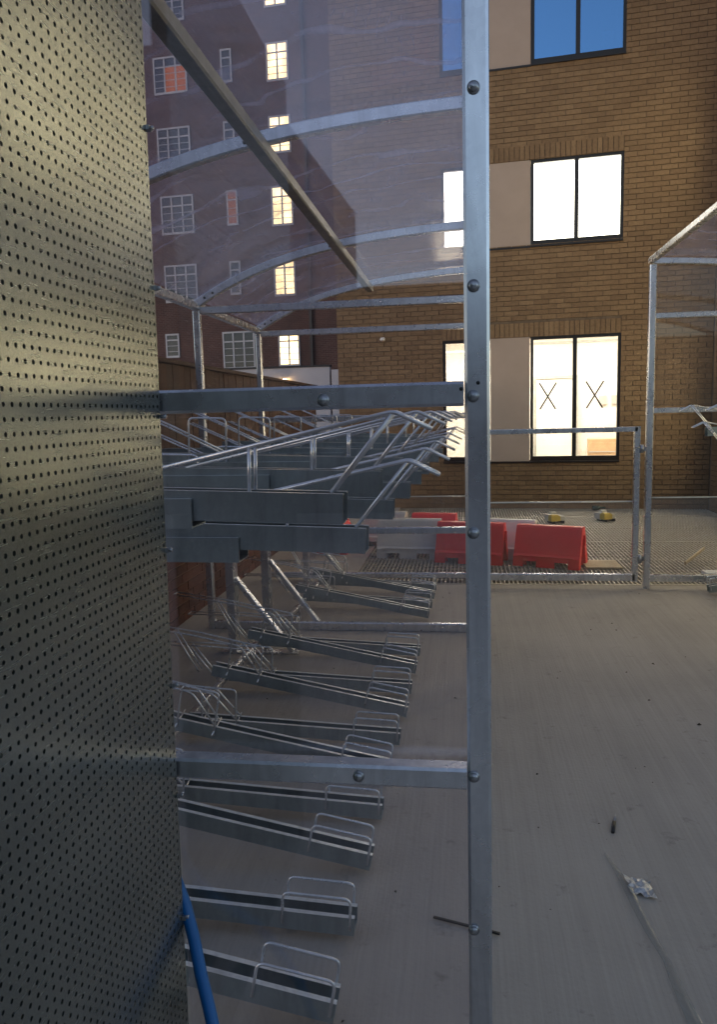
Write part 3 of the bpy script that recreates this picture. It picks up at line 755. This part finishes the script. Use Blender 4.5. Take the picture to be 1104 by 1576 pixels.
# yellow topped feet, bottle, offcuts on the deck
YL = simple('yellow_plastic', (.48, .36, .06), .5)
for i, (x, y, lb) in enumerate(((1.23, 10.72, 'yellow and grey block on the grating, nearer the red barrier'), (1.93, 10.88, 'yellow and grey block on the grating, nearer the gate hinge'))):
    t_ = thing('barrier_foot', (x, y, .004), lb, 'block', R(20+8*i), 'yellow topped blocks on the deck')
    MB().box(-.11, .02, -.1, .0, .03, .10).box(-.1, .0, -.09, -.01, .1, .115).build('block', YL, t_, True)
    MB().box(-.10, .03, .0, .14, .02, .11).box(.02, .1, -.06, .16, .03, .09).box(-.05, .03, .03, .1, .11, .14).build('bracket', GREYF, t_, True)
    for sx in (-.08, .06): MB().box(sx, sx+.03, -.08, .1, -.003, .03).build('skid', BLACK, t_, True)
GRN = simple('green_glass', (.03, .06, .045), .2)
tag(MB().tube([(1.93, 12.0, .04), (2.02, 12.03, .04), (2.06, 12.04, .04), (2.12, 12.06, .04)], [.035, .035, .015, .013], 10).build('bottle', GRN), 'small dark green bottle lying by the brick wall', 'bottle')
PLY = simple('plywood', (.46, .38, .25), .8)
tag(MB().box(1.16, 1.50, 7.55, 7.92, .006, .02).build('plywood_offcut', PLY), 'pale plywood offcut lying on the grating beside the red barrier', 'board')
tag(MB().beam((2.12, 7.72, .03), (2.43, 8.2, .09), .02, .03).build('timber_batten', PLY), 'thin wooden batten lying on the grating near the right edge', 'batten')
MBW = MB().box(2.12, 2.7, 7.05, 7.2, .005, .07)
tag(MBW.build('white_trunking', WHITEP), 'white plastic length lying behind the right shelter bottom rail', 'trunking')

# ================================================================== litter on the concrete
tag(MB().beam((-.107, 2.195, .008), (.092, 2.138, .008), .008, .006).build('black_stick', BLACK), 'thin black stick lying behind the foot of the near post', 'stick')
pen = thing('pen', (.544, 2.81, .006), 'small black pen lying on the concrete', 'pen')
MB().tube([(.527, 2.744, .006), (.545, 2.815, .006)], .0065, 8).build('barrel', BLACK, pen)
MB().tube([(.545, 2.816, .006), (.555, 2.85, .006), (.561, 2.876, .006)], [.005, .005, .002], 8).build('cap', simple('grey_cap', (.25, .25, .27), .4), pen)
# crumpled wrapper
random.seed(11)
wm_ = MB(); nx, ny_ = 7, 6; vs = []
for i in range(nx):
    for j in range(ny_):
        vs.append((.515+.075*i/(nx-1)+random.uniform(-.005, .005), 2.375+.09*j/(ny_-1)+random.uniform(-.006, .006)-.02*i/(nx-1), .003+random.uniform(0, .012)))
wm_.add(vs, [(i*ny_+j, (i+1)*ny_+j, (i+1)*ny_+j+1, i*ny_+j+1) for i in range(nx-1) for j in range(ny_-1)])
m, t, b, o = mat('foil_wrapper'); b.inputs['Metallic'].default_value = .3; b.inputs['Roughness'].default_value = .35
t.links.new(ramp(t, noise(t, 40, 3, world_coords(t)), [(.45, (.5, .5, .5)), (.52, (.3, .33, .38)), (.6, (.6, .6, .6))]), b.inputs['Base Color'])
wr = wm_.build('wrapper', m); tag(wr, 'crumpled silver wrapper on the concrete', 'wrapper')
# plastic strip
pts = [(.475, 2.60), (.492, 2.52), (.512, 2.42), (.520, 2.31), (.532, 2.2), (.552, 2.08), (.556, 1.98), (.562, 1.88), (.572, 1.76), (.575, 1.6)]
hw = [.004, .010, .017, .015, .013, .011, .016, .018, .017, .016]
st_ = MB(); vs = []
for (x, y), h in zip(pts, hw):
    vs += [(x-h, y, .003+random.uniform(0, .003)), (x-h*.1, y, .009+random.uniform(0, .006)), (x+h, y, .003+random.uniform(0, .003))]
st_.add(vs, [(3*i+k, 3*i+k+1, 3*i+k+4, 3*i+k+3) for i in range(len(pts)-1) for k in (0, 1)], True)
FILM = glass('plastic_film', haze=.4, tint=(.95, .95, .95), hazecol=(.5, .52, .5))
tag(st_.build('plastic_strip', FILM), 'long clear plastic strip trailing over the concrete from the wrapper', 'plastic strip')
LEAF = simple('dry_leaf', (.06, .045, .03), .9)
lf = MB(); lf.add([(-.555, 2.12, .004), (-.53, 2.10, .014), (-.505, 2.115, .005), (-.53, 2.14, .016)], [(0, 1, 2, 3)])
tag(lf.build('leaf', BLACK), 'small dark curled leaf between the two nearest lower trays', 'leaf')
gr = MB(); random.seed(5)
for k in range(90):
    x, y = random.uniform(-1.2, 2.4), random.uniform(1.5, 6.8); r = random.uniform(.0015, .006)*(1+.1*y)*(1.6 if random.random() < .12 else 1); a = random.uniform(0, 3.1)
    ca, sa = math.cos(a)*r, math.sin(a)*r; q = random.uniform(.3, .8)
    gr.add([(x-ca, y-sa, .001), (x+sa*q, y-ca*q, .002), (x+ca, y+sa, .001), (x-sa*q, y+ca*q, .003), (x, y, .001+r*.8)], [(0, 1, 4), (1, 2, 4), (2, 3, 4), (3, 0, 4)])
tag(gr.build('grit', LEAF), 'scattered dark grit and crumbs on the concrete', 'grit', kind='stuff')
